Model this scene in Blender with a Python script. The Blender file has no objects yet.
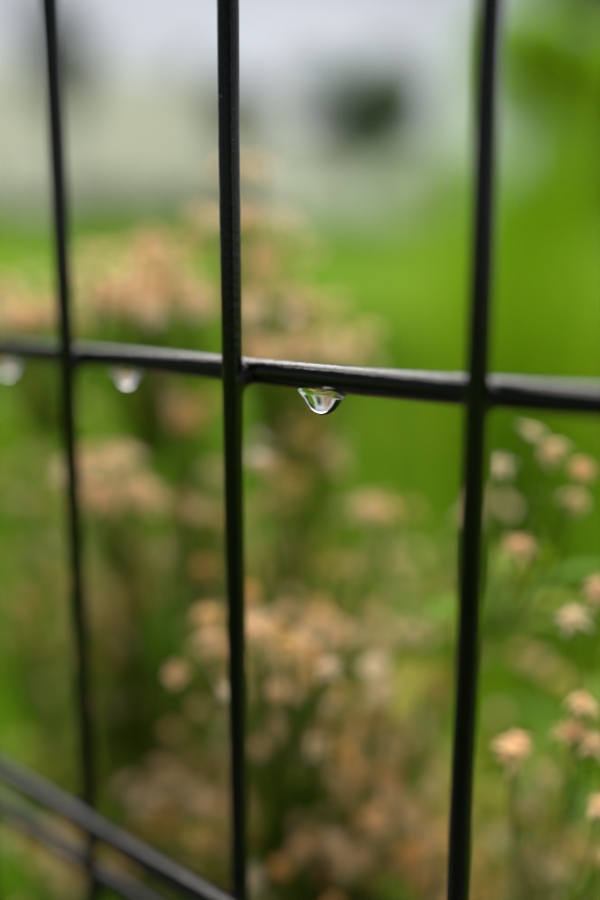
import bpy, bmesh, math, random
from mathutils import Vector, Matrix, Quaternion
random.seed(7)
R = math.radians
scn = bpy.context.scene
COL = scn.collection

# ------------------------------------------------------------------ camera
F = 900.0                       # focal length in photo pixels (600x900 photo)
PITCH = R(10.8)
CAM = Vector((0.0, 0.0, 0.90))  # eye height above the ground
FWD = Vector((0, math.cos(PITCH), -math.sin(PITCH)))
UPV = Vector((0, math.sin(PITCH), math.cos(PITCH)))
RGT = Vector((1, 0, 0))
cd = bpy.data.cameras.new('camera')
cam = bpy.data.objects.new('camera', cd); COL.objects.link(cam)
cam.location = CAM
cam.rotation_euler = (R(90) - PITCH, 0, 0)
cd.sensor_fit = 'VERTICAL'; cd.sensor_height = 36.0; cd.sensor_width = 24.0
cd.lens = 36.0
cd.clip_start = 0.005; cd.clip_end = 2000
cd.dof.use_dof = True
cd.dof.focus_distance = 0.156
cd.dof.aperture_fstop = 2.55
scn.camera = cam

# ------------------------------------------------------------------ sky and sun (overcast)
SUN_EL, SUN_AZ = R(74), R(-10)     # azimuth clockwise from +Y
w = bpy.data.worlds.new('World'); scn.world = w; w.use_nodes = True
nt = w.node_tree; nt.nodes.clear()
sky = nt.nodes.new('ShaderNodeTexSky'); sky.sky_type = 'NISHITA'; sky.sun_disc = False
sky.sun_elevation = SUN_EL; sky.sun_rotation = SUN_AZ
sky.air_density = 1.0; sky.dust_density = 0.6; sky.ozone_density = 1.0
hs = nt.nodes.new('ShaderNodeHueSaturation'); hs.inputs['Saturation'].default_value = 0.22
bg = nt.nodes.new('ShaderNodeBackground'); bg.inputs['Strength'].default_value = 0.039
wo = nt.nodes.new('ShaderNodeOutputWorld')
wtc = nt.nodes.new('ShaderNodeTexCoord'); wmp = nt.nodes.new('ShaderNodeMapping'); wmp.inputs['Scale'].default_value = (1, 1, 2.2)
cl = nt.nodes.new('ShaderNodeTexNoise'); cl.inputs['Scale'].default_value = 3.2; cl.inputs['Detail'].default_value = 5
cr = nt.nodes.new('ShaderNodeMapRange'); cr.inputs['From Min'].default_value = .3; cr.inputs['From Max'].default_value = .7
cr.inputs['To Min'].default_value = .72; cr.inputs['To Max'].default_value = 1.12
cm_ = nt.nodes.new('ShaderNodeVectorMath'); cm_.operation = 'SCALE'
nt.links.new(wtc.outputs['Generated'], wmp.inputs['Vector']); nt.links.new(wmp.outputs[0], cl.inputs['Vector']); nt.links.new(cl.outputs['Fac'], cr.inputs['Value'])
nt.links.new(sky.outputs[0], hs.inputs['Color']); nt.links.new(hs.outputs[0], cm_.inputs[0]); nt.links.new(cr.outputs[0], cm_.inputs['Scale']); nt.links.new(cm_.outputs[0], bg.inputs['Color'])
nt.links.new(bg.outputs[0], wo.inputs['Surface'])
sd = bpy.data.lights.new('sun', 'SUN'); sd.energy = 3.2; sd.angle = R(85); sd.color = (1, .96, .9)
so = bpy.data.objects.new('sun', sd); COL.objects.link(so)
sdir = Vector((math.sin(SUN_AZ) * math.cos(SUN_EL), math.cos(SUN_AZ) * math.cos(SUN_EL), math.sin(SUN_EL)))
so.rotation_euler = sdir.to_track_quat('Z', 'Y').to_euler(); so.location = (0, 0, 20)
scn.view_settings.view_transform = 'Standard'; scn.view_settings.look = 'None'
scn.view_settings.exposure = 1.66; scn.view_settings.gamma = 1.0
scn.view_settings.use_curve_mapping = False
scn.cycles.max_bounces = 10; scn.cycles.transmission_bounces = 8; scn.cycles.transparent_max_bounces = 8
scn.cycles.use_denoising = True

# ------------------------------------------------------------------ helpers
def at(x, y, z):
    """point at photo pixel (x, y) and depth z in metres along the optical axis"""
    return CAM + z * ((x - 300) / F * RGT + (450 - y) / F * UPV + FWD)

def tag(o, label=None, cat=None, group=None, kind=None):
    if label: o['label'] = label
    if cat: o['category'] = cat
    if group: o['group'] = group
    if kind: o['kind'] = kind
    return o

def link(name, me, mat=None, parent=None, smooth=True):
    o = bpy.data.objects.new(name, me); COL.objects.link(o)
    if mat is not None and not me.materials: me.materials.append(mat)
    if smooth:
        me.polygons.foreach_set('use_smooth', [True] * len(me.polygons))
    if parent: o.parent = parent
    return o

def empty(name, loc=(0, 0, 0)):
    o = bpy.data.objects.new(name, None); COL.objects.link(o); o.location = loc
    o.empty_display_size = 0.02
    return o

class MB:
    def __init__(s): s.v = []; s.f = []
    def tube(s, pts, radii, n=6, cap=True):
        b0 = len(s.v); m = len(pts)
        ref = None
        for i, p in enumerate(pts):
            d = (pts[min(i + 1, m - 1)] - pts[max(i - 1, 0)]).normalized()
            if ref is None:
                ref = d.orthogonal().normalized()
            ref = (ref - d * ref.dot(d)).normalized()
            b = d.cross(ref)
            r = radii[i] if isinstance(radii, (list, tuple)) else radii
            for k in range(n):
                a = 2 * math.pi * k / n
                s.v.append(p + r * (math.cos(a) * ref + math.sin(a) * b))
        for i in range(m - 1):
            for k in range(n):
                k2 = (k + 1) % n
                s.f.append((b0 + i * n + k, b0 + i * n + k2, b0 + (i + 1) * n + k2, b0 + (i + 1) * n + k))
        if cap:
            s.f.append(tuple(b0 + k for k in reversed(range(n))))
            s.f.append(tuple(b0 + (m - 1) * n + k for k in range(n)))
    def box(s, a, b):
        b0 = len(s.v)
        for z in (a[2], b[2]):
            for x, y in ((a[0], a[1]), (b[0], a[1]), (b[0], b[1]), (a[0], b[1])):
                s.v.append(Vector((x, y, z)))
        for q in ((3, 2, 1, 0), (4, 5, 6, 7), (0, 1, 5, 4), (1, 2, 6, 5), (2, 3, 7, 6), (3, 0, 4, 7)):
            s.f.append(tuple(b0 + i for i in q))
    def poly(s, pts, faces):
        b0 = len(s.v); s.v += [Vector(p) for p in pts]
        s.f += [tuple(b0 + i for i in f) for f in faces]
    def mesh(s, name, origin=(0, 0, 0)):
        o = Vector(origin)
        me = bpy.data.meshes.new(name)
        me.from_pydata([tuple(v - o) for v in s.v], [], s.f); me.update()
        return me
    def build(s, name, mat, parent=None, smooth=True, origin=(0, 0, 0)):
        o = link(name, s.mesh(name, origin), mat, parent, smooth)
        if parent is None: o.location = origin
        return o

def bez(a, b, c, n):
    return [(1 - t) ** 2 * a + 2 * t * (1 - t) * b + t * t * c for t in [i / (n - 1) for i in range(n)]]

# ------------------------------------------------------------------ materials
def mat(name, col, rough=.6, var=None, scale=30, spec=.5, bump=0, bscale=200, transl=0, coat=0, objvar=None, coords='Object', detail=3):
    m = bpy.data.materials.new(name); m.use_nodes = True
    n = m.node_tree.nodes; l = m.node_tree.links
    p = n['Principled BSDF']
    p.inputs['Base Color'].default_value = (*col, 1)
    p.inputs['Roughness'].default_value = rough
    p.inputs['Specular IOR Level'].default_value = spec
    p.inputs['Coat Weight'].default_value = coat
    src = None
    tc = n.new('ShaderNodeTexCoord')
    if var:
        t = n.new('ShaderNodeTexNoise'); t.inputs['Scale'].default_value = scale; t.inputs['Detail'].default_value = detail
        l.new(tc.outputs[coords], t.inputs['Vector'])
        rp = n.new('ShaderNodeValToRGB')
        rp.color_ramp.elements[0].position = .32; rp.color_ramp.elements[1].position = .68
        rp.color_ramp.elements[0].color = (*col, 1); rp.color_ramp.elements[1].color = (*var, 1)
        l.new(t.outputs['Fac'], rp.inputs['Fac']); src = rp.outputs['Color']
    if objvar:
        oi = n.new('ShaderNodeObjectInfo'); rp2 = n.new('ShaderNodeValToRGB')
        els = rp2.color_ramp.elements
        while len(els) < len(objvar): els.new(.5)
        for i, c in enumerate(objvar):
            els[i].position = i / (len(objvar) - 1); els[i].color = (*c, 1)
        l.new(oi.outputs['Random'], rp2.inputs['Fac'])
        if src:
            mx = n.new('ShaderNodeMix'); mx.data_type = 'RGBA'; mx.inputs['Factor'].default_value = .5
            l.new(src, mx.inputs[6]); l.new(rp2.outputs['Color'], mx.inputs[7]); src = mx.outputs[2]
        else: src = rp2.outputs['Color']
    if src: l.new(src, p.inputs['Base Color'])
    if bump:
        t2 = n.new('ShaderNodeTexNoise'); t2.inputs['Scale'].default_value = bscale; t2.inputs['Detail'].default_value = 4
        l.new(tc.outputs[coords], t2.inputs['Vector'])
        bp = n.new('ShaderNodeBump'); bp.inputs['Strength'].default_value = bump; bp.inputs['Distance'].default_value = .3 / bscale
        l.new(t2.outputs['Fac'], bp.inputs['Height']); l.new(bp.outputs[0], p.inputs['Normal'])
    if transl:
        tr = n.new('ShaderNodeBsdfTranslucent'); mxs = n.new('ShaderNodeMixShader'); mxs.inputs['Fac'].default_value = transl
        if src: l.new(src, tr.inputs['Color'])
        else: tr.inputs['Color'].default_value = (*col, 1)
        l.new(p.outputs[0], mxs.inputs[1]); l.new(tr.outputs[0], mxs.inputs[2])
        l.new(mxs.outputs[0], n['Material Output'].inputs['Surface'])
    return m

M = {}
M['wire'] = mat('black_coated_wire', (.002, .002, .0022), .16, var=(.004, .004, .0045), scale=120, spec=.40, bump=.28, bscale=700)
M['speck'] = mat('pale_dust', (.22, .22, .21), .8, var=(.4, .4, .38), scale=800)
M['lawn'] = mat('lawn_soil', (.031, .092, .0005), .9, var=(.084, .140, .0008), scale=.55, spec=.03, bump=.4, bscale=60)
M['grass'] = mat('grass_blade', (.038, .120, .0005), .8, var=(.108, .182, .0008), scale=.7, spec=.05, transl=.35)
M['petal'] = mat('petal', (.72, .46, .33), .7, spec=.06, transl=.62, objvar=[(.96, .66, .43), (.96, .73, .48), (.95, .54, .29), (.96, .81, .64), (.96, .66, .35)])
M['petal_old'] = mat('faded_petal', (.55, .34, .18), .75, spec=.06, transl=.62, objvar=[(.96, .56, .18), (.96, .65, .24), (.95, .46, .13), (.96, .70, .32)])
M['disc'] = mat('flower_disc', (.50, .17, .05), .8, spec=.15, objvar=[(.72, .36, .16), (.60, .32, .16), (.76, .48, .24)])
M['calyx'] = mat('calyx', (.12, .20, .03), .6, spec=.3, objvar=[(.10, .19, .02), (.20, .24, .05)])
M['stem'] = mat('green_stem', (.09, .19, .012), .55, var=(.17, .24, .02), scale=40, spec=.2, transl=.25)
M['leaf'] = mat('plant_leaf', (.10, .21, .006), .55, var=(.17, .28, .010), scale=60, spec=.2, transl=.5, objvar=[(.05, .17, .003), (.15, .25, .005), (.30, .27, .010), (.42, .27, .025)])
wt = bpy.data.materials.new('water'); wt.use_nodes = True
p = wt.node_tree.nodes['Principled BSDF']
p.inputs['Base Color'].default_value = (1, 1, 1, 1); p.inputs['Roughness'].default_value = 0
p.inputs['IOR'].default_value = 1.333; p.inputs['Transmission Weight'].default_value = 1
M['water'] = wt

# ------------------------------------------------------------------ ground
def ground_h(x, y):
    t = min(max((y - 2.5) / 26.0, 0), 1)
    h = 2.45 * t * t * (3 - 2 * t)
    if y > 23:
        q = min((y - 23) / 4.0, 1); h -= 1.35 * q * q * (3 - 2 * q)
    if y > 28: h += (y - 28) * .012
    return h

ys = [-30, -12, -5, -2, -.8, 0, .6, 1.2, 2, 3, 4, 5.5, 7, 9, 11, 13.5, 16, 19, 22, 25, 28, 32, 38, 48, 65, 90, 140, 220, 400, 700]
xs = [-500, -250, -120, -60, -30, -18, -11, -7, -4, -2.2, -1, -.3, .3, 1, 2.2, 4, 7, 11, 18, 30, 60, 120, 250, 500]
g = MB()
for y in ys:
    for x in xs:
        g.v.append(Vector((x, y, ground_h(x, y) + (random.uniform(-.02, .02) if y > 2 else 0))))
nx = len(xs)
for j in range(len(ys) - 1):
    for i in range(nx - 1):
        g.f.append((j * nx + i, j * nx + i + 1, (j + 1) * nx + i + 1, (j + 1) * nx + i))
M['added_asphalt'] = mat('added_dark_asphalt', (.030, .030, .032), .55, var=(.05, .05, .052), scale=9, spec=.3, bump=.5, bscale=180)  # for the paving added on the near side, dark for wire reflections
tag(g.build('ground', M['lawn']), 'gently rising green lawn beyond the wire fence', kind='structure')

# grass: one stuff object
gr = MB()
rg = random.Random(3)
def blade(x, y, h, wd):
    z = ground_h(x, y) - .005
    a = rg.uniform(0, 6.283); lean = rg.uniform(.1, .6) * h
    b = rg.uniform(0, 6.283)
    dx, dy = math.cos(a) * wd, math.sin(a) * wd
    lx, ly = math.cos(b) * lean, math.sin(b) * lean
    i = len(gr.v)
    gr.v += [Vector((x - dx, y - dy, z)), Vector((x + dx, y + dy, z)),
             Vector((x + dx * .7 + lx * .4, y + dy * .7 + ly * .4, z + h * .6)), Vector((x - dx * .7 + lx * .4, y - dy * .7 + ly * .4, z + h * .6)),
             Vector((x + lx, y + ly, z + h))]
    gr.f += [(i, i + 1, i + 2, i + 3), (i + 3, i + 2, i + 4)]
for k in range(52000):
    y = .15 + 9 * rg.random() ** 1.8
    x = rg.uniform(-.55, .55) * (y + 1.6)
    s = 1 + .12 * y
    if (Vector((x, y, 0)) - Vector((-.012, .163, 0))).dot(Vector((.64, .768, 0))) < .0: continue
    blade(x, y, rg.uniform(.05, .13) * s, rg.uniform(.0015, .0028) * s)
tag(gr.build('lawn_grass', M['grass']), 'bright green lawn grass growing behind the wire fence', 'grass', kind='stuff')

# ------------------------------------------------------------------ fence
RV, RH = .0019, .00245
P2 = at(232.5, 367, .164)                                  # centre of the middle upright
T = Vector((-1.222, 1.018, 0)).normalized()                # along the fence, away from the camera
N = Vector((T.y, -T.x, 0)); N = N if N.y > 0 else -N       # away from the camera
SP = .050
def hit(x, y, off):
    """height at which the ray through pixel (x, y) meets the fence plane shifted by off along N"""
    d = at(x, y, 1) - CAM
    q = (P2 + N * off - CAM).dot(N) / d.dot(N)
    return (CAM + d * q)
fence = empty('wire_fence', (P2.x, P2.y, 0))
tag(fence, 'black coated welded wire mesh fence with tall rectangular openings', 'fence')
ORG = Vector((P2.x, P2.y, 0))
OFFB = RV + RH - .0005
zmain = hit(275, 373, OFFB).z
zfront = hit(60, 806, -OFFB).z
zback = hit(60, 846, OFFB).z
print('wire heights', zmain, zfront, zback)
FT = 1.22
k0, k1 = -7, 26                                            # uprights, + is away from the camera
rw = random.Random(11)
for k in range(k0, k1 + 1):
    b = ORG + T * (SP * k)
    m = MB()
    nseg = 60 if -2 <= k <= 4 else 14
    pts = []
    for i in range(nseg + 1):
        z = -.05 + (FT + .05) * i / nseg
        wob = .00014 * math.sin(z * 37 + k * 2.1) + .00008 * math.sin(z * 111 + k)
        pts.append(b + T * wob + Vector((0, 0, z)))
    m.tube(pts, RV, 20)
    o = m.build('upright_wire', M['wire'], fence, origin=ORG)
pa = MB()  # unseen paving, added to darken what the wires mirror from below
def fp(s_, n_, z_): return ORG + T * s_ + N * n_ + Vector((0, 0, z_))
pa.poly([fp(-3, -.03, .006), fp(-3, -.96, .006), fp(4, -.96, .006), fp(4, -.03, .006), fp(-3, -.03, -.05), fp(-3, -.96, -.05), fp(4, -.96, -.05), fp(4, -.03, -.05)],
        [(0, 1, 2, 3), (7, 6, 5, 4), (0, 4, 5, 1), (1, 5, 6, 2), (2, 6, 7, 3), (3, 7, 4, 0)])
tag(pa.build('added_path', M['added_asphalt'], smooth=False), 'added dark paving, unseen on the near side, for dark wire reflections', kind='structure')
L0, L1 = SP * k0 - .012, SP * k1 + .012
def rod(z, off, ph):
    m = MB(); nseg = 90
    pts = []
    for i in range(nseg + 1):
        s = L0 + (L1 - L0) * i / nseg
        pts.append(ORG + T * s + N * off + Vector((0, 0, z + .00018 * math.sin(s * 47 + ph))))
    m.tube(pts, RH, 24)
    m.build('cross_wire', M['wire'], fence, origin=ORG)
rows = [(zmain, OFFB), (zfront, -OFFB), (zback, OFFB)]
z = zmain + .1
while z < FT: rows.append((z, OFFB)); z += .1
z = zback - .1
while z > .03: rows.append((z, OFFB)); z -= .1
for i, (z, off) in enumerate(rows): rod(z, off, i * 1.7 + .4)
# welds: filleted crosses of coating between the two wires, shared mesh
def weld_mesh(sign):
    """coating that runs together where two wires cross: both rods swollen to their smooth union"""
    kk = .0034
    def sdf(x, y, z):
        d1 = math.hypot(x, y) - RV
        d2 = math.hypot(y - OFFB, z) - RH
        k = kk * (.3 + .7 * min(max(.5 - z / .003, 0), 1))
        h = max(k - abs(d1 - d2), 0) / k
        return min(d1, d2) - h * h * k * .25
    m = MB(); n, ns, half = 40, 32, .0062
    for which in (0, 1):
        b0 = len(m.v)
        for j in range(ns + 1):
            s_ = -half + 2 * half * j / ns
            r0 = RV if which == 0 else RH
            for i in range(n):
                a = 2 * math.pi * i / n; ca, sa = math.cos(a), math.sin(a)
                r = r0 - .00006; st = .00003
                def P(r): return (ca * r, sa * r, s_) if which == 0 else (s_, OFFB + sa * r, ca * r)
                while r < r0 + .0012 and sdf(*P(r + st)) < -.00005: r += st
                q = P(r)
                m.v.append(T * q[0] + N * (sign * q[1]) + Vector((0, 0, q[2])))
        for j in range(ns):
            for i in range(n):
                i2 = (i + 1) % n
                m.f.append((b0 + j * n + i, b0 + j * n + i2, b0 + (j + 1) * n + i2, b0 + (j + 1) * n + i))
    me = m.mesh('weld'); me.materials.append(M['wire'])
    bm = bmesh.new(); bm.from_mesh(me)
    bmesh.ops.recalc_face_normals(bm, faces=bm.faces); bm.to_mesh(me); bm.free()
    return me
wm = {1: weld_mesh(1), -1: weld_mesh(-1)}
for z, off in rows[:3]:
    for k in range(-3, 6):
        o = link('weld', wm[1 if off > 0 else -1], None, fence)
        o.location = T * (SP * k) + Vector((0, 0, z))
# dust specks stuck on the middle upright
sp = MB()
for (x, y) in ((236.6, 110), (237.5, 151), (239, 140), (229, 98)):
    c = hit(x, y, 0)
    dx = (c - P2).dot(T); cz = c.z
    dx = max(-RV * .9, min(RV * .9, dx))
    c = ORG + T * dx - N * math.sqrt(max(RV ** 2 - dx ** 2, 0)) + Vector((0, 0, cz))
    r = random.uniform(.00006, .00012)
    sp.poly([c + Vector(v) * r for v in ((1, 0, 0), (-1, 0, 0), (0, 1, 0), (0, -1, 0), (0, 0, 1), (0, 0, -1))],
            [(0, 2, 4), (2, 1, 4), (1, 3, 4), (3, 0, 4), (2, 0, 5), (1, 2, 5), (3, 1, 5), (0, 3, 5)])
o = sp.build('dust_specks', M['speck'], fence, origin=ORG); o['kind'] = 'stuff'

# ------------------------------------------------------------------ water drops
def pendant(x, half, depth, hgt, label, skew=0.0, group='rain drops hanging under the wire'):
    c = hit(x, 372 + (x - 275) * .085, OFFB)
    c = Vector((c.x, c.y, 0)); s = (c - ORG - N * OFFB).dot(T)
    top = ORG + T * s + N * OFFB + Vector((0, 0, zmain + .00018 * math.sin(s * 47 + .4) - RH))
    m = MB(); nr, na = 26, 48
    for j in range(nr + 1):
        u = (j / nr) ** 1.7                        # 0 at the tip, 1 inside the wire
        h = u * (hgt + RH * .3)
        v = h / hgt
        if v <= 1:
            rt, rn = half * v ** .46 * (.93 + .14 * max(0, (v - .6) / .4) ** 2), depth * v ** .46 * (1 - .06 * v)
        else:
            e = (v - 1) * hgt / RH
            rt, rn = half * (1.07 + .15 * e), depth * .94 + (RH * .60 - depth * .94) * e / .3
        for i in range(na):
            a = 2 * math.pi * i / na
            ca, sa = math.cos(a), math.sin(a)
            m.v.append(T * (-ca * rt + skew * (v - .5) * half) + N * (sa * rn) + Vector((0, 0, -hgt + h)))
    for j in range(nr):
        for i in range(na):
            i2 = (i + 1) % na
            m.f.append((j * na + i, j * na + i2, (j + 1) * na + i2, (j + 1) * na + i))
    m.f.append(tuple(reversed(range(na)))); m.f.append(tuple(nr * na + i for i in range(na)))
    me = m.mesh('water_drop')
    bm = bmesh.new(); bm.from_mesh(me)
    bmesh.ops.remove_doubles(bm, verts=bm.verts, dist=1e-6)
    bmesh.ops.recalc_face_normals(bm, faces=bm.faces); bm.to_mesh(me); bm.free()
    o = link('water_drop', me, M['water']); o.location = top
    tag(o, label, 'water drop', group)
    return o
pendant(323, .0049, .0031, .0041, 'large clear water drop in focus hanging below the wire, right of middle upright')
pendant(127, .0036, .0030, .0037, 'small blurred water drop under the wire between left and middle uprights')
pendant(8, .0038, .0031, .0040, 'blurred water drop under the wire at the left edge of the picture')

# ------------------------------------------------------------------ flowers and plants
def flower_meshes(seed, old=False, npet=9, droop=.35):
    rr = random.Random(seed)
    m = MB()
    for k in range(npet):
        a = 2 * math.pi * (k + rr.uniform(-.25, .25)) / npet
        Ln = rr.uniform(.62, 1.18) * .0054
        wd = rr.uniform(.15, .23) * .0042
        d = droop + rr.uniform(-.25, .3)
        ca, sa = math.cos(a), math.sin(a)
        def P(r, s, z): return Vector((ca * r - sa * s, sa * r + ca * s, z))
        r0 = .0009
        zs = [0.0004, .0010 - .15 * d * .002, .0009 - d * .0026, .0003 - d * .0058]
        ts = [0, .35, .72, 1.0]; ws = [.5, 1.0, .85, .18]
        b0 = len(m.v)
        for t, zz, wq in zip(ts, zs, ws):
            r = r0 + Ln * t * (1 - .12 * max(d, 0) * t)
            m.v += [P(r, -wd * wq, zz), P(r, wd * wq, zz + .0002)]
        for q in range(3):
            m.f.append((b0 + 2 * q, b0 + 2 * q + 1, b0 + 2 * q + 3, b0 + 2 * q + 2))
    pet = m.mesh('flower'); pet.materials.append(M['petal_old' if old else 'petal'])
    c = MB()
    rings = [(.0002, .0021), (.0010, .0018), (.0016, .0011), (.0012, -.0001), (.0007, -.0016), (.0003, -.0024)]
    disc = MB()
    n = 9
    for r, z in [(.0002, .0022), (.0009, .0019), (.0014, .0012), (.0013, .0003)]:
        for i in range(n):
            a = 2 * math.pi * i / n
            q = 1 + rr.uniform(-.12, .12)
            disc.v.append(Vector((math.cos(a) * r * q, math.sin(a) * r * q, z * q)))
    for j in range(3):
        for i in range(n):
            disc.f.append((j * n + i, (j + 1) * n + i, (j + 1) * n + (i + 1) % n, j * n + (i + 1) % n))
    disc.f.append(tuple(range(n)))
    dme = disc.mesh('flower_disc'); dme.materials.append(M['disc'])
    cal = MB()
    cal.tube([Vector((0, 0, -.0032)), Vector((0, 0, -.0024)), Vector((0, 0, -.0008)), Vector((0, 0, .0004))], [.0004, .0009, .0014, .0012], 7)
    cme = cal.mesh('calyx'); cme.materials.append(M['calyx'])
    for me in (pet, dme, cme): me.polygons.foreach_set('use_smooth', [True] * len(me.polygons))
    return pet, dme, cme
FL = [flower_meshes(1, False, 8, .15), flower_meshes(2, False, 9, .4), flower_meshes(3, False, 10, .65), flower_meshes(4, True, 8, .7), flower_meshes(5, True, 9, 1.1), flower_meshes(6, False, 10, -.05)]
def bud_mesh():
    m = MB(); m.tube([Vector((0, 0, z)) for z in (-.002, -.0012, 0, .0012, .002)], [.0004, .0011, .0014, .0010, .0003], 8)
    me = m.mesh('bud'); me.materials.append(M['calyx']); me.polygons.foreach_set('use_smooth', [True] * len(me.polygons)); return me
BUD = bud_mesh()
def leaf_mesh(seed):
    rr = random.Random(seed); m = MB(); n = 7
    ln, wd = .055, .0055
    for i in range(n):
        t = i / (n - 1)
        wv = wd * math.sin(math.pi * min(1, t * .93 + .05)) ** .8 + .0003
        zc = .018 * math.sin(t * 2.2) - .012 * t * t; x = ln * t
        m.v += [Vector((x, -wv, zc + .25 * wv)), Vector((x, 0, zc)), Vector((x, wv, zc + .25 * wv))]
    for i in range(n - 1):
        for q in (0, 1):
            m.f.append((3 * i + q, 3 * i + q + 1, 3 * i + q + 4, 3 * i + q + 3))
    me = m.mesh('leaf'); me.materials.append(M['leaf']); me.polygons.foreach_set('use_smooth', [True] * len(me.polygons)); return me
LEAF = [leaf_mesh(1), leaf_mesh(2)]
rp_ = random.Random(21)

def put_flower(parent, org, p, d, size, kinds):
    v = FL[rp_.choice(kinds)]
    q = d.to_track_quat('Z', 'Y') @ Quaternion((0, 0, 1), rp_.uniform(0, 6.28))
    f = link('flower', v[0], None, parent, False)
    f.location = p - org; f.rotation_mode = 'QUATERNION'; f.rotation_quaternion = q; f.scale = (size,) * 3
    for nm, me in (('flower_disc', v[1]), ('calyx', v[2])):
        c = link(nm, me, None, f, False)
    return f

def put_leaf(parent, org, p, d, size):
    x = d.normalized(); up = Vector((0, 0, 1))
    yv = up.cross(x).normalized(); zv = x.cross(yv)
    mt = Matrix((x, yv, zv)).transposed()
    o = link('leaf', rp_.choice(LEAF), None, parent, False)
    o.location = p - org; o.rotation_mode = 'QUATERNION'; o.rotation_quaternion = mt.to_quaternion()
    o.scale = (size, size * rp_.uniform(.8, 1.3), size)

def plant(label, clusters, root=None, size=1.0, kinds=(0, 1, 2, 5), leaves=14, group=None, buds=0):
    """clusters: list of lists of flower points; each cluster hangs on one branching stem"""
    allp = [p for c in clusters for p in c]
    cen = sum(allp, Vector()) / len(allp)
    if root is None: root = Vector((cen.x + rp_.uniform(-.03, .03), cen.y + rp_.uniform(-.01, .06), 0))
    root.z = ground_h(root.x, root.y) - .01
    e = empty('flowering_plant', root)
    tag(e, label, 'plant', group or 'wild flowering plants behind the fence')
    fz = min(p.z for p in allp) - rp_.uniform(.05, .09)
    fork = Vector((root.x * .45 + cen.x * .55, root.y * .45 + cen.y * .55, max(fz, .25)))
    trunk = bez(root.copy(), Vector((root.x * .8 + fork.x * .2, root.y * .8 + fork.y * .2, fork.z * .6)), fork, 10)
    tk = MB(); tk.tube(trunk, [.0015 - .0006 * i / 9 for i in range(10)], 7); tk.build('stem', M['stem'], e, origin=root)
    for k in range(leaves // 2):
        a = rp_.uniform(0, 6.28)
        put_leaf(e, root, trunk[rp_.randint(4, 9)], Vector((math.cos(a), math.sin(a), rp_.uniform(.1, .7))), rp_.uniform(.6, 1.1))
    for cl in clusters:
        cc = sum(cl, Vector()) / len(cl)
        zmin = min(p.z for p in cl)
        spread = max((p - cc).length for p in cl) + .02
        hub = Vector((cc.x, cc.y + .008, zmin - .75 * spread - .012))
        hub = hub * .93 + Vector((root.x, root.y, hub.z)) * .07
        if hub.z < fork.z + .02: hub.z = fork.z + .02
        dv = hub - fork
        main = bez(fork, fork + Vector((dv.x * .25, dv.y * .25, dv.z * .6)) + Vector((rp_.uniform(-.008, .008), 0, 0)), hub, 14)
        m = MB()
        m.tube(main, [.0009 - .0003 * i / 13 for i in range(14)], 6)
        st = m.build('stem', M['stem'], e, origin=root)
        b = MB()
        for p in cl:
            d = Vector((p.x - cc.x, p.y - cc.y, 0)) * 9 + Vector((rp_.uniform(-.3, .3), rp_.uniform(-.75, -.05), rp_.uniform(.5, .9)))
            d.normalize()
            end = p - d * .0028 * size
            i0 = rp_.choice((7, 9, 11, 12, 13))
            a = main[i0]
            ctrl = a * .45 + end * .55 + Vector((0, 0, -.25 * (end - a).length)) + (end - a).cross(Vector((0, 0, 1))) * rp_.uniform(-.1, .1)
            pts = bez(a, ctrl, end, 8)
            b.tube(pts, [.00062 - .00026 * i / 7 for i in range(8)], 5)
            put_flower(e, root, p, d, size * rp_.uniform(.85, 1.15), kinds)
            if rp_.random() < buds:
                j = pts[5]; q = j + Vector((rp_.uniform(-.008, .008), rp_.uniform(-.004, .008), rp_.uniform(.004, .012)))
                b.tube([j, (j + q) / 2 + Vector((0, 0, -.001)), q], .0003, 4)
                bo = link('bud', BUD, None, e, False); bo.location = q - root; bo.scale = (size * .9,) * 3
            if rp_.random() < .35:
                put_leaf(e, root, pts[3], (pts[4] - pts[3]).normalized() + Vector((rp_.uniform(-1, 1), rp_.uniform(-1, 1), .4)), rp_.uniform(.12, .28))
        b.build('branch', M['stem'], st, origin=root)
        for k in range(leaves // len(clusters) + 1):
            t = rp_.uniform(.25, .98); i = int(t * 13)
            a = rp_.uniform(0, 6.28)
            put_leaf(e, root, main[i], Vector((math.cos(a), math.sin(a), rp_.uniform(.1, .7))), rp_.uniform(.45, 1.0) * (1.15 - .55 * t))
    return e

def A(*l): return [at(*q) for q in l]
G1 = 'flowering plants close behind the fence'
plant('thin flowering plant with pale pink heads below the wire at the right edge',
      [A((531, 432, .214), (551, 449, .208), (583, 467, .205), (577, 500, .212)), A((500, 467, .211), (518, 547, .200), (506, 506, .262), (479, 500, .25), (470, 518, .26))],
      root=Vector((.03, .30, 0)), size=.66, leaves=6, group=G1, buds=.2)
plant('single drooping pink flower head on a slim stem at right, halfway down',
      [A((572, 619, .196), (601, 588, .2), (622, 640, .21))], root=Vector((.13, .36, 0)), size=.68, kinds=(1, 2), leaves=4, group=G1)
plant('nearest starry pink flowers on branching stem in the lower right corner',
      [A((582, 703, .190), (570, 733, .192), (593, 744, .190)), A((517, 741, .189), (512, 753, .186), (601, 806, .188), (612, 860, .19))],
      root=Vector((.115, .36, 0)), size=.62, kinds=(1, 2, 0), leaves=5, group=G1, buds=.5)
plant('blurred tan flowers right of the right upright, lower down',
      [A((541, 662, .275), (522, 655, .285), (478, 652, .27), (556, 676, .29)), A((545, 800, .26), (556, 822, .25), (528, 815, .265), (498, 715, .30), (492, 790, .28))],
      root=Vector((.05, .40, 0)), size=.68, kinds=(1, 2, 3), leaves=8, group=G1)
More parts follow.
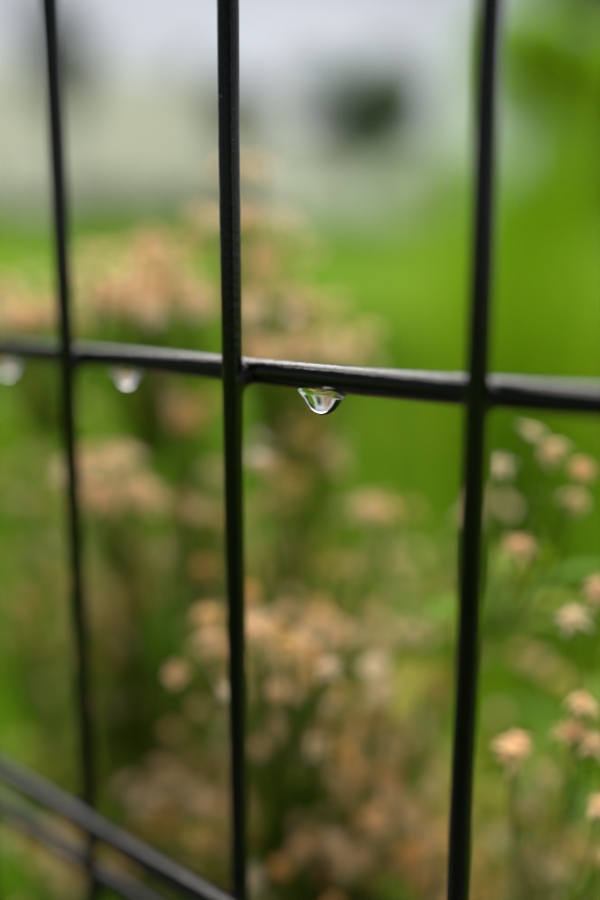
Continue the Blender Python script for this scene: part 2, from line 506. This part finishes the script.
plant('pink flower cluster beside the left upright just below the wire',
      [A((80, 462, .245), (122, 456, .25), (95, 452, .262), (92, 492, .24), (78, 488, .25), (142, 492, .245), (108, 484, .26), (60, 470, .27), (112, 464, .24), (70, 472, .238), (102, 498, .238), (130, 484, .25), (148, 500, .25), (88, 470, .255))],
      root=Vector((-.06, .42, 0)), size=.92, kinds=(0, 1, 5), leaves=8, group=G1, buds=.2)
plant('faint flower sprigs left of the left upright below the wire',
      [A((30, 455, .33), (42, 460, .34), (12, 494, .32), (22, 500, .33), (48, 500, .3), (-8, 470, .33))],
      root=Vector((-.14, .46, 0)), size=.78, kinds=(1, 2, 3), leaves=6)

def scatter(n, x0, x1, y0, y1, z0, z1):
    return [at(rp_.uniform(x0, x1), rp_.uniform(y0, y1), rp_.uniform(z0, z1)) for _ in range(n)]
def blob(n, x, y, z, sx, sy, sz=.03):
    return [at(x + rp_.gauss(0, sx * 1.75), y + rp_.gauss(0, sy * .85), z + rp_.uniform(-sz, sz)) for _ in range(int(n * 1.05))]
plant('tallest flower sprays seen above the wire behind the middle upright',
      [blob(8, 252, 172, .285, 10, 8) + blob(6, 210, 220, .282, 9, 7) + blob(8, 280, 218, .285, 10, 6), blob(11, 262, 262, .282, 10, 10) + blob(19, 285, 305, .278, 16, 14), blob(19, 325, 345, .278, 18, 12) + blob(11, 270, 340, .272, 14, 10)],
      root=Vector((.0, .60, 0)), size=.74, kinds=(0, 1, 5, 2), leaves=7)
plant('pale flower sprays above the wire between left and middle uprights',
      [blob(16, 150, 268, .278, 14, 16), blob(16, 158, 295, .272, 12, 9) + blob(13, 103, 288, .278, 14, 8), blob(10, 205, 302, .278, 9, 8), blob(8, 135, 245, .285, 9, 7)],
      root=Vector((-.09, .58, 0)), size=.74, kinds=(0, 1, 5, 2), leaves=6)
plant('blurred flower spray above the wire at the left picture edge',
      [blob(19, 18, 296, .285, 20, 13), blob(11, 40, 318, .282, 16, 8)], root=Vector((-.17, .6, 0)), size=.74, kinds=(0, 1, 5, 2), leaves=8)
plant('soft flower clusters right of the middle upright below the drop',
      [A((259, 460, .224), (268, 466, .23)) + blob(8, 283, 487, .27, 14, 13), blob(8, 362, 510, .27, 14, 8) + blob(4, 335, 460, .275, 10, 6), blob(7, 300, 450, .28, 14, 8), blob(6, 330, 420, .29, 14, 8)],
      root=Vector((.0, .46, 0)), size=.62, kinds=(0, 1, 3), leaves=7)
plant('soft flower clusters left of the middle upright below the wire',
      [blob(8, 195, 420, .28, 14, 14), blob(6, 168, 398, .285, 10, 8), blob(8, 190, 515, .28, 14, 12), blob(5, 215, 470, .285, 10, 8)],
      root=Vector((-.055, .47, 0)), size=.62, kinds=(0, 1, 3), leaves=8)
plant('pinkish flower cluster touching the right upright at its lower half',
      [A((415, 628, .25), (425, 640, .255), (402, 636, .26), (437, 700, .24), (445, 690, .25), (390, 688, .26), (375, 680, .27), (450, 630, .25)), blob(8, 350, 640, .30, 16, 8), blob(8, 310, 660, .31, 18, 12)],
      root=Vector((.035, .42, 0)), size=.58, kinds=(0, 1, 3), leaves=12, group=G1)
# the dense lower drift: plants in rows farther back
dr = [
 ('bushy plant full of tan heads in the centre, right of the middle upright', 275, 640, .34, 30, 26, 26, .028),
 ('tan flower mass low between the middle and right uprights', 330, 740, .36, 40, 30, 26, .03),
 ('orange tinted flower heads low right of the middle upright', 285, 790, .40, 28, 34, 22, .03),
 ('tan flowers at the bottom left of the right upright', 400, 800, .35, 28, 36, 22, .025),
 ('reddish faded flowers at the bottom edge between middle and right uprights', 360, 880, .38, 44, 26, 24, .025),
 ('faded flowers left of the middle upright above the bottom edge', 190, 800, .42, 22, 34, 18, .03),
 ('brown flower mass in the shade left of the middle upright', 150, 690, .46, 38, 40, 11, .04),
 ('flower heads behind the left upright in its lower half', 110, 600, .44, 34, 30, 11, .04),
 ('yellowish flower sprays at left below the pink cluster', 170, 560, .42, 40, 26, 18, .04),
 ('hazy tan flowers farther back in the middle of the drift', 310, 600, .52, 60, 28, 26, .05),
 ('golden flower heads at the bottom edge right of the middle upright', 300, 865, .36, 34, 20, 20, .025),
 ('peach flowers at the bottom edge beside the right upright', 425, 870, .38, 30, 24, 18, .025),
 ('dim flowers under the two slanting lower wires', 50, 860, .42, 34, 22, 12, .03),
 ('hazy tan flowers at the bottom right behind the starry flowers', 515, 840, .38, 40, 34, 22, .03),
 ('sparse tan flowers farther back behind the left upright', 30, 600, .55, 34, 30, 10, .04),
]
for (lb, x, y, z, sx, sy, n, sz) in dr:
    cls = []; z = .262 + (z - .34) * .6
    for c in range(3):
        cx, cy = x + rp_.gauss(0, sx * .7), y + rp_.gauss(0, sy * .7)
        cls.append(blob(int(n * 1.0) + 3, cx, cy, z + rp_.uniform(-sz, sz), sx * .9, sy * 1.5, .04))
    plant(lb, cls, size=.54, kinds=(0, 1, 3, 4, 5), leaves=16)

def dew(x, y, z, r, label):
    bm = bmesh.new(); bmesh.ops.create_icosphere(bm, subdivisions=3, radius=r)
    for v in bm.verts:
        if v.co.z > 0: v.co.x *= 1 - .15 * v.co.z / r; v.co.y *= 1 - .15 * v.co.z / r
        v.co.z *= 1.05
    me = bpy.data.meshes.new('dew_drop'); bm.to_mesh(me); bm.free()
    o = link('dew_drop', me, M['water']); o.location = at(x, y, z)
    tag(o, label, 'water drop', 'dew drops on the flowers')
dew(259, 444, .222, .0031, 'round glinting dew drop right of middle upright below the wire')
dew(293, 308, .265, .0022, 'faint dew drop on the flower spray above the wire')

# ------------------------------------------------------------------ background: trees, shrubs, houses
def leafmat(name, a, b, t=.3): return mat(name, a, .6, var=b, scale=1.3, spec=.1, transl=t)
M['bark'] = mat('bark', (.09, .065, .045), .9, var=(.15, .12, .09), scale=8, bump=.5, bscale=30)
LM = {'bush': leafmat('bush_foliage', (.05, .10, .018), (.10, .16, .03)),
      'bright': leafmat('bright_foliage', (.20, .40, .004), (.34, .52, .008), .55),
      'dark': leafmat('dark_foliage', (.022, .055, .010), (.05, .10, .015)),
      'olive': leafmat('olive_foliage', (.05, .075, .018), (.10, .13, .03)),
      'sage': leafmat('sage_foliage', (.12, .19, .05), (.20, .28, .08)), 'mid': leafmat('mid_foliage', (.22, .29, .12), (.32, .38, .18), .5)}
def tree(name, label, cat, base, hgt, crown, cm, nleaf, leaf, trunk_r, seed, low=.0, group=None):
    """crown: (rx, ry, rz, centre height)"""
    rr = random.Random(seed); base = Vector(base)
    e = empty(name, base); tag(e, label, cat, group)
    rx, ry, rz, ch = crown
    tm = MB()
    top = Vector((rr.uniform(-.1, .1) * rx, 0, ch + rz * .5))
    tr = bez(Vector((0, 0, -.1)), Vector((rr.uniform(-.2, .2) * rx, 0, ch * .6)), top, 9)
    tm.tube(tr, [trunk_r * (1 - .8 * i / 8) for i in range(9)], 9)
    tm.build('trunk', M['bark'], e)
    centers = []
    lm = MB()
    for k in range(11):
        a = k * 2.4 + rr.uniform(-.4, .4); h = rr.uniform(-.75, .8)
        rad = math.sqrt(max(.05, 1 - h * h)) * rr.uniform(.55, .9)
        c = Vector((math.cos(a) * rx * rad, math.sin(a) * ry * rad, ch + rz * h))
        centers.append((c, rr.uniform(.28, .48)))
        s = tr[rr.randint(3, 7)]
        lm.tube(bez(s, (s + c) / 2 + Vector((0, 0, .12 * rz)), c, 6), [trunk_r * .4 * (1 - .8 * i / 5) for i in range(6)], 6)
    lm.build('limb', M['bark'], e)
    centers += [(Vector((0, 0, ch)), .6), (Vector((0, 0, ch + .5 * rz)), .45), (Vector((0, 0, ch - .4 * rz)), .5)]
    cmh = MB()
    for i in range(nleaf):
        c, q = rr.choice(centers)
        d = Vector((rr.gauss(0, 1), rr.gauss(0, 1), rr.gauss(0, 1))).normalized() * (rr.random() ** .45)
        p = c + Vector((d.x * rx * q, d.y * ry * q, d.z * rz * q))
        if p.z < low: continue
        ax = Vector((rr.gauss(0, 1), rr.gauss(0, 1), rr.gauss(0, .6))).normalized()
        bx = ax.orthogonal().normalized(); bx = Quaternion(ax, rr.uniform(0, 6.28)) @ bx
        l = leaf * rr.uniform(.6, 1.3)
        cmh.poly([p - ax * l, p + bx * l * .42, p + ax * l, p - bx * l * .42], [(0, 1, 2, 3)])
    cmh.build('crown', LM[cm], e, smooth=False)
    return e
def gp(x, D):            # ground point under photo column x at distance D
    X = (x - 300) / F * D
    return (X, D, ground_h(X, D))
tree('young_tree', 'young bright green leafy tree at right behind the right upright', 'tree', gp(548, 5.2), 0, (.48, .40, .70, 1.55), 'bright', 2400, .08, .03, 1)
def tall_grass(label, x, D, n, hmin, hmax, spread, seed):
    rr = random.Random(seed); c = Vector(gp(x, D)); e = empty('tall_grass', c); tag(e, label, 'grass clump')
    for half_ in range(3):
        m = MB()
        for i in range(n // 3):
            a = rr.uniform(0, 6.283); r = spread * .45 * math.sqrt(rr.random())
            b = Vector((math.cos(a) * r, math.sin(a) * r, -.02)); h = rr.uniform(hmin, hmax)
            o_ = Vector((math.cos(a), math.sin(a), 0)) * rr.uniform(.05, .55) * spread + Vector((rr.gauss(0, .05), rr.gauss(0, .05), 0))
            tp = b + o_ + Vector((0, 0, h)); pts = bez(b, b + Vector((o_.x * .15, o_.y * .15, h * .65)), tp, 7)
            tw = rr.uniform(0, 3.14); sd_ = Vector((math.cos(tw), math.sin(tw), 0)); wd = rr.uniform(.005, .010)
            b0 = len(m.v)
            for q, p_ in enumerate(pts):
                wq = wd * (1 - (q / 6) ** 2 * .95)
                m.v += [p_ - sd_ * wq, p_ + sd_ * wq]
            for q in range(6): m.f.append((b0 + 2 * q, b0 + 2 * q + 1, b0 + 2 * q + 3, b0 + 2 * q + 2))
        m.build(('outer_blades', 'inner_blades', 'arching_blades')[half_], LM['bright'], e)
tall_grass('tall clump of bright green upright grass right of the right upright', 516, 2.4, 260, .6, 1.60, .36, 5)
tree('shade_tree', 'dark tree filling the top right corner', 'tree', gp(640, 15), 0, (2.0, 2.0, 1.9, 4.7), 'dark', 5000, .16, .16, 3)
tree('round_bush', 'dark round bush standing against the pale background, right of centre', 'bush', gp(364, 23), 0, (1.85, 1.4, 1.3, 2.7), 'bush', 2800, .15, .10, 4)
tree('round_bush', 'small dark bush half hidden by the middle upright', 'bush', gp(238, 23), 0, (.65, .6, .8, 2.5), 'dark', 2200, .12, .08, 5)
tree('garden_tree', 'olive green tree behind the left upright in front of the house', 'tree', gp(72, 22), 0, (.85, .8, 1.3, 4.0), 'olive', 3000, .12, .09, 6)
tree('garden_tree', 'pale green tree right of the dark round bush', 'tree', gp(440, 42), 0, (2.8, 2.0, 2.2, 3.4), 'mid', 1500, .20, .15, 8)

# hedge added out of view so the wires reflect something dark
hg = empty('added_hedge', ORG + T * .9 - N * 1.45); hg.rotation_euler.z = math.atan2(T.y, T.x) + math.pi
tag(hg, 'added tall dark hedge, unseen behind the viewpoint, for dark wire reflections', 'hedge')
rh = random.Random(77)
hc = MB()
for i in range(22000):
    fx = rh.uniform(-3.5, 3.5); side = rh.random()
    if side < .6: p = Vector((fx, .45 + rh.gauss(0, .06), rh.uniform(0, 3.4)))
    elif side < .8: p = Vector((fx, rh.uniform(-.45, .45), 3.4 + rh.gauss(0, .06)))
    else: p = Vector((fx, rh.uniform(-.4, .4), rh.uniform(0, 3.4)))
    ax = Vector((rh.gauss(0, 1), rh.gauss(0, 1), rh.gauss(0, 1))).normalized(); bx = ax.orthogonal().normalized()
    l = rh.uniform(.03, .06)
    hc.poly([p - ax * l, p + bx * l * .5, p + ax * l, p - bx * l * .5], [(0, 1, 2, 3)])
hc.build('foliage', LM['dark'], hg, smooth=False)
for i in range(8):
    tkm = MB(); x = -3.1 + i * .88
    tkm.tube(bez(Vector((x, 0, -.05)), Vector((x + .05, 0, 1.5)), Vector((x, .03, 3.2)), 7), [.05 - .006 * q for q in range(7)], 8)
    tkm.build('trunk', M['bark'], hg)

for i_, (x_, lb_) in enumerate(((8, 'low sage shrub in front of the cream house at the left edge'), (95, 'low sage shrub in front of the cream house, right of the left upright'), (150, 'low sage shrub in front of the cream house, midway between left and middle uprights'), (205, 'low sage shrub in front of the cream house, left of the middle upright'), (300, 'low sage shrub right of the middle upright at the far edge of the lawn'), (352, 'low sage shrub below the dark round bush at the lawn edge'), (405, 'low sage shrub at the lawn edge, left of the right upright'), (458, 'low sage shrub partly behind the right upright at the lawn edge'))):
    tree('low_shrub', lb_, 'shrub', gp(x_, 26 if x_ > 260 else 23.5), 0, (1.15, .8, .75, .75) if x_ > 260 else (.8, .6, .5, .5), 'mid', 1500, .13, .05, 40 + i_, group='low shrubs along the far lawn edge')
M['render_wall'] = mat('cream_render', (.72, .70, .55), .9, var=(.78, .76, .62), scale=.8, spec=.15, bump=.2, bscale=40)
M['grey_wall'] = mat('pale_grey_green_boards', (.27, .33, .27), .85, var=(.33, .39, .32), scale=.7, spec=.2)
M['roof'] = mat('grey_roof', (.19, .21, .155), .85, var=(.26, .28, .21), scale=1.5, spec=.3, bump=.4, bscale=12)
M['roof_sage'] = mat('grey_green_roof', (.17, .21, .14), .85, var=(.22, .26, .18), scale=1.5, spec=.2, bump=.4, bscale=12)
M['frame'] = mat('white_frame', (.7, .7, .68), .5, var=(.76, .76, .74), scale=5)
M['pane'] = mat('window_pane', (.05, .06, .07), .08, var=(.07, .08, .09), scale=2, spec=.6)
M['door'] = mat('door_brown', (.16, .10, .06), .5, var=(.2, .13, .08), scale=4)
M['plinth'] = mat('plinth_grey', (.28, .28, .27), .9, var=(.33, .33, .32), scale=3)

def house(label, x0, x1, y0, dep, wall_h, ridge, wallm, roofm, openings, dist_ground, chimney=None, turn=0):
    gz = dist_ground
    c = Vector(((x0 + x1) / 2, y0, gz)); W = (x1 - x0) / 2
    e = empty('house', c); tag(e, label, 'house'); e.rotation_euler.z = turn
    # front wall with real openings: strips of wall around the windows
    ops = sorted(openings)
    m = MB(); th = .3
    x = -W
    for (ox, ow, oz, oh, kd) in ops:
        a, b = ox - ow / 2, ox + ow / 2
        m.box((x, 0, -.6), (a, th, wall_h))
        if oz > 0: m.box((a, 0, -.6), (b, th, oz))
        m.box((a, 0, oz + oh), (b, th, wall_h)); x = b
    m.box((x, 0, -.6), (W, th, wall_h))
    m.box((-W, th + .002, -.6), (-W + th, dep, wall_h)); m.box((W - th, th + .002, -.6), (W, dep, wall_h)); m.box((-W + th + .002, dep - th, -.6), (W - th - .002, dep, wall_h))
    for s in (-1, 1):   # gables
        xx = s * (W - .15)
        m.poly([(xx - .14, .02, wall_h), (xx - .14, dep - .02, wall_h), (xx - .14, dep / 2, ridge - .12), (xx + .14, .02, wall_h), (xx + .14, dep - .02, wall_h), (xx + .14, dep / 2, ridge - .12)],
               [(0, 1, 2), (5, 4, 3), (0, 3, 4, 1), (1, 4, 5, 2), (2, 5, 3, 0)])
    m.build('wall', wallm, e, smooth=False)
    r = MB(); ov = .45; sl = (ridge - wall_h) / (dep / 2)
    for s in (0, 1):
        def Y(y): return y if s == 0 else dep - y
        r.poly([(-W - ov, Y(-ov), wall_h - ov * sl), (W + ov, Y(-ov), wall_h - ov * sl), (W + ov, Y(dep / 2), ridge), (-W - ov, Y(dep / 2), ridge),
                (-W - ov, Y(-ov), wall_h - ov * sl + .14), (W + ov, Y(-ov), wall_h - ov * sl + .14), (W + ov, Y(dep / 2), ridge + .14), (-W - ov, Y(dep / 2), ridge + .14)],
               [(3, 2, 1, 0), (4, 5, 6, 7), (0, 1, 5, 4), (1, 2, 6, 5), (3, 0, 4, 7)])
    ro = r.build('roof', roofm, e, smooth=False)
    gt = MB(); gt.tube([Vector((-W - ov, -ov - .06, wall_h - ov * sl + .05)), Vector((W + ov, -ov - .06, wall_h - ov * sl + .05))], .07, 8); gt.build('gutter', M['frame'], ro)
    if chimney is not None:
        ch = MB(); ch.box((chimney - .3, dep / 2 - .3, ridge - .5), (chimney + .3, dep / 2 + .3, ridge + .7)); ch.box((chimney - .36, dep / 2 - .36, ridge + .7), (chimney + .36, dep / 2 + .36, ridge + .8)); ch.build('chimney', M['plinth'], ro, smooth=False)
    for (ox, ow, oz, oh, kd) in ops:
        a, b = ox - ow / 2, ox + ow / 2
        f = MB(); t = .07
        f.box((a, .08, oz), (a + t, .16, oz + oh)); f.box((b - t, .08, oz), (b, .16, oz + oh))
        f.box((a + t, .08, oz + oh - t), (b - t, .16, oz + oh)); f.box((a + t, .08, oz), (b - t, .16, oz + t))
        if kd == 'window': f.box((ox - t / 2, .09, oz + t), (ox + t / 2, .15, oz + oh - t))
        fo = f.build(kd, M['frame'], e, smooth=False)
        if kd == 'window':
            for q in (0, 1):
                pn = MB(); pa = (a + t, ox + t / 2)[q]; pb = (ox - t / 2, b - t)[q]
                pn.box((pa, .11, oz + t), (pb, .125, oz + oh - t)); pn.build('pane', M['pane'], fo, smooth=False)
            si = MB(); si.box((a - .08, -.09, oz - .07), (b + .08, .06, oz - .003)); si.build('sill', M['plinth'], fo, smooth=False)
        else:
            pn = MB(); pn.box((a + t, .10, oz + t), (b - t, .14, oz + oh - t)); pn.build('door_leaf', M['door'], fo, smooth=False)
            hd = MB(); hd.tube([Vector((b - t - .12, .03, oz + 1.02)), Vector((b - t - .12, .10, oz + 1.02))], .03, 8); hd.build('handle', M['plinth'], fo)
    pl = MB(); pl.box((-W - .03, -.03, -.7), (W + .03, -.003, .35)); pl.build('plinth', M['plinth'], e, smooth=False)
    return e
house('long cream house with large pale roof at upper left', -11.5, .6, 29, 8, 2.45, 6.7, M['render_wall'], M['roof'],
      [(-4.6, 1.3, 0.8, 1.2, 'window'), (-2.0, 1.3, 0.8, 1.2, 'window'), (.6, 1.0, 0, 2.1, 'door'), (2.6, 1.3, 0.8, 1.2, 'window'), (4.9, 1.1, 0.8, 1.2, 'window')], ground_h(0, 29), 3.5, R(24))
house('pale grey green house farther back, right of centre', -.5, 9.5, 46, 8, 2.6, 6.0, M['grey_wall'], M['roof_sage'],
      [(-3.2, 1.3, .9, 1.2, 'window'), (-.6, 1.0, 0, 2.0, 'door'), (2.4, 1.3, .9, 1.2, 'window')], ground_h(0, 46), -2.5, R(18))
print('objects', len(bpy.data.objects))
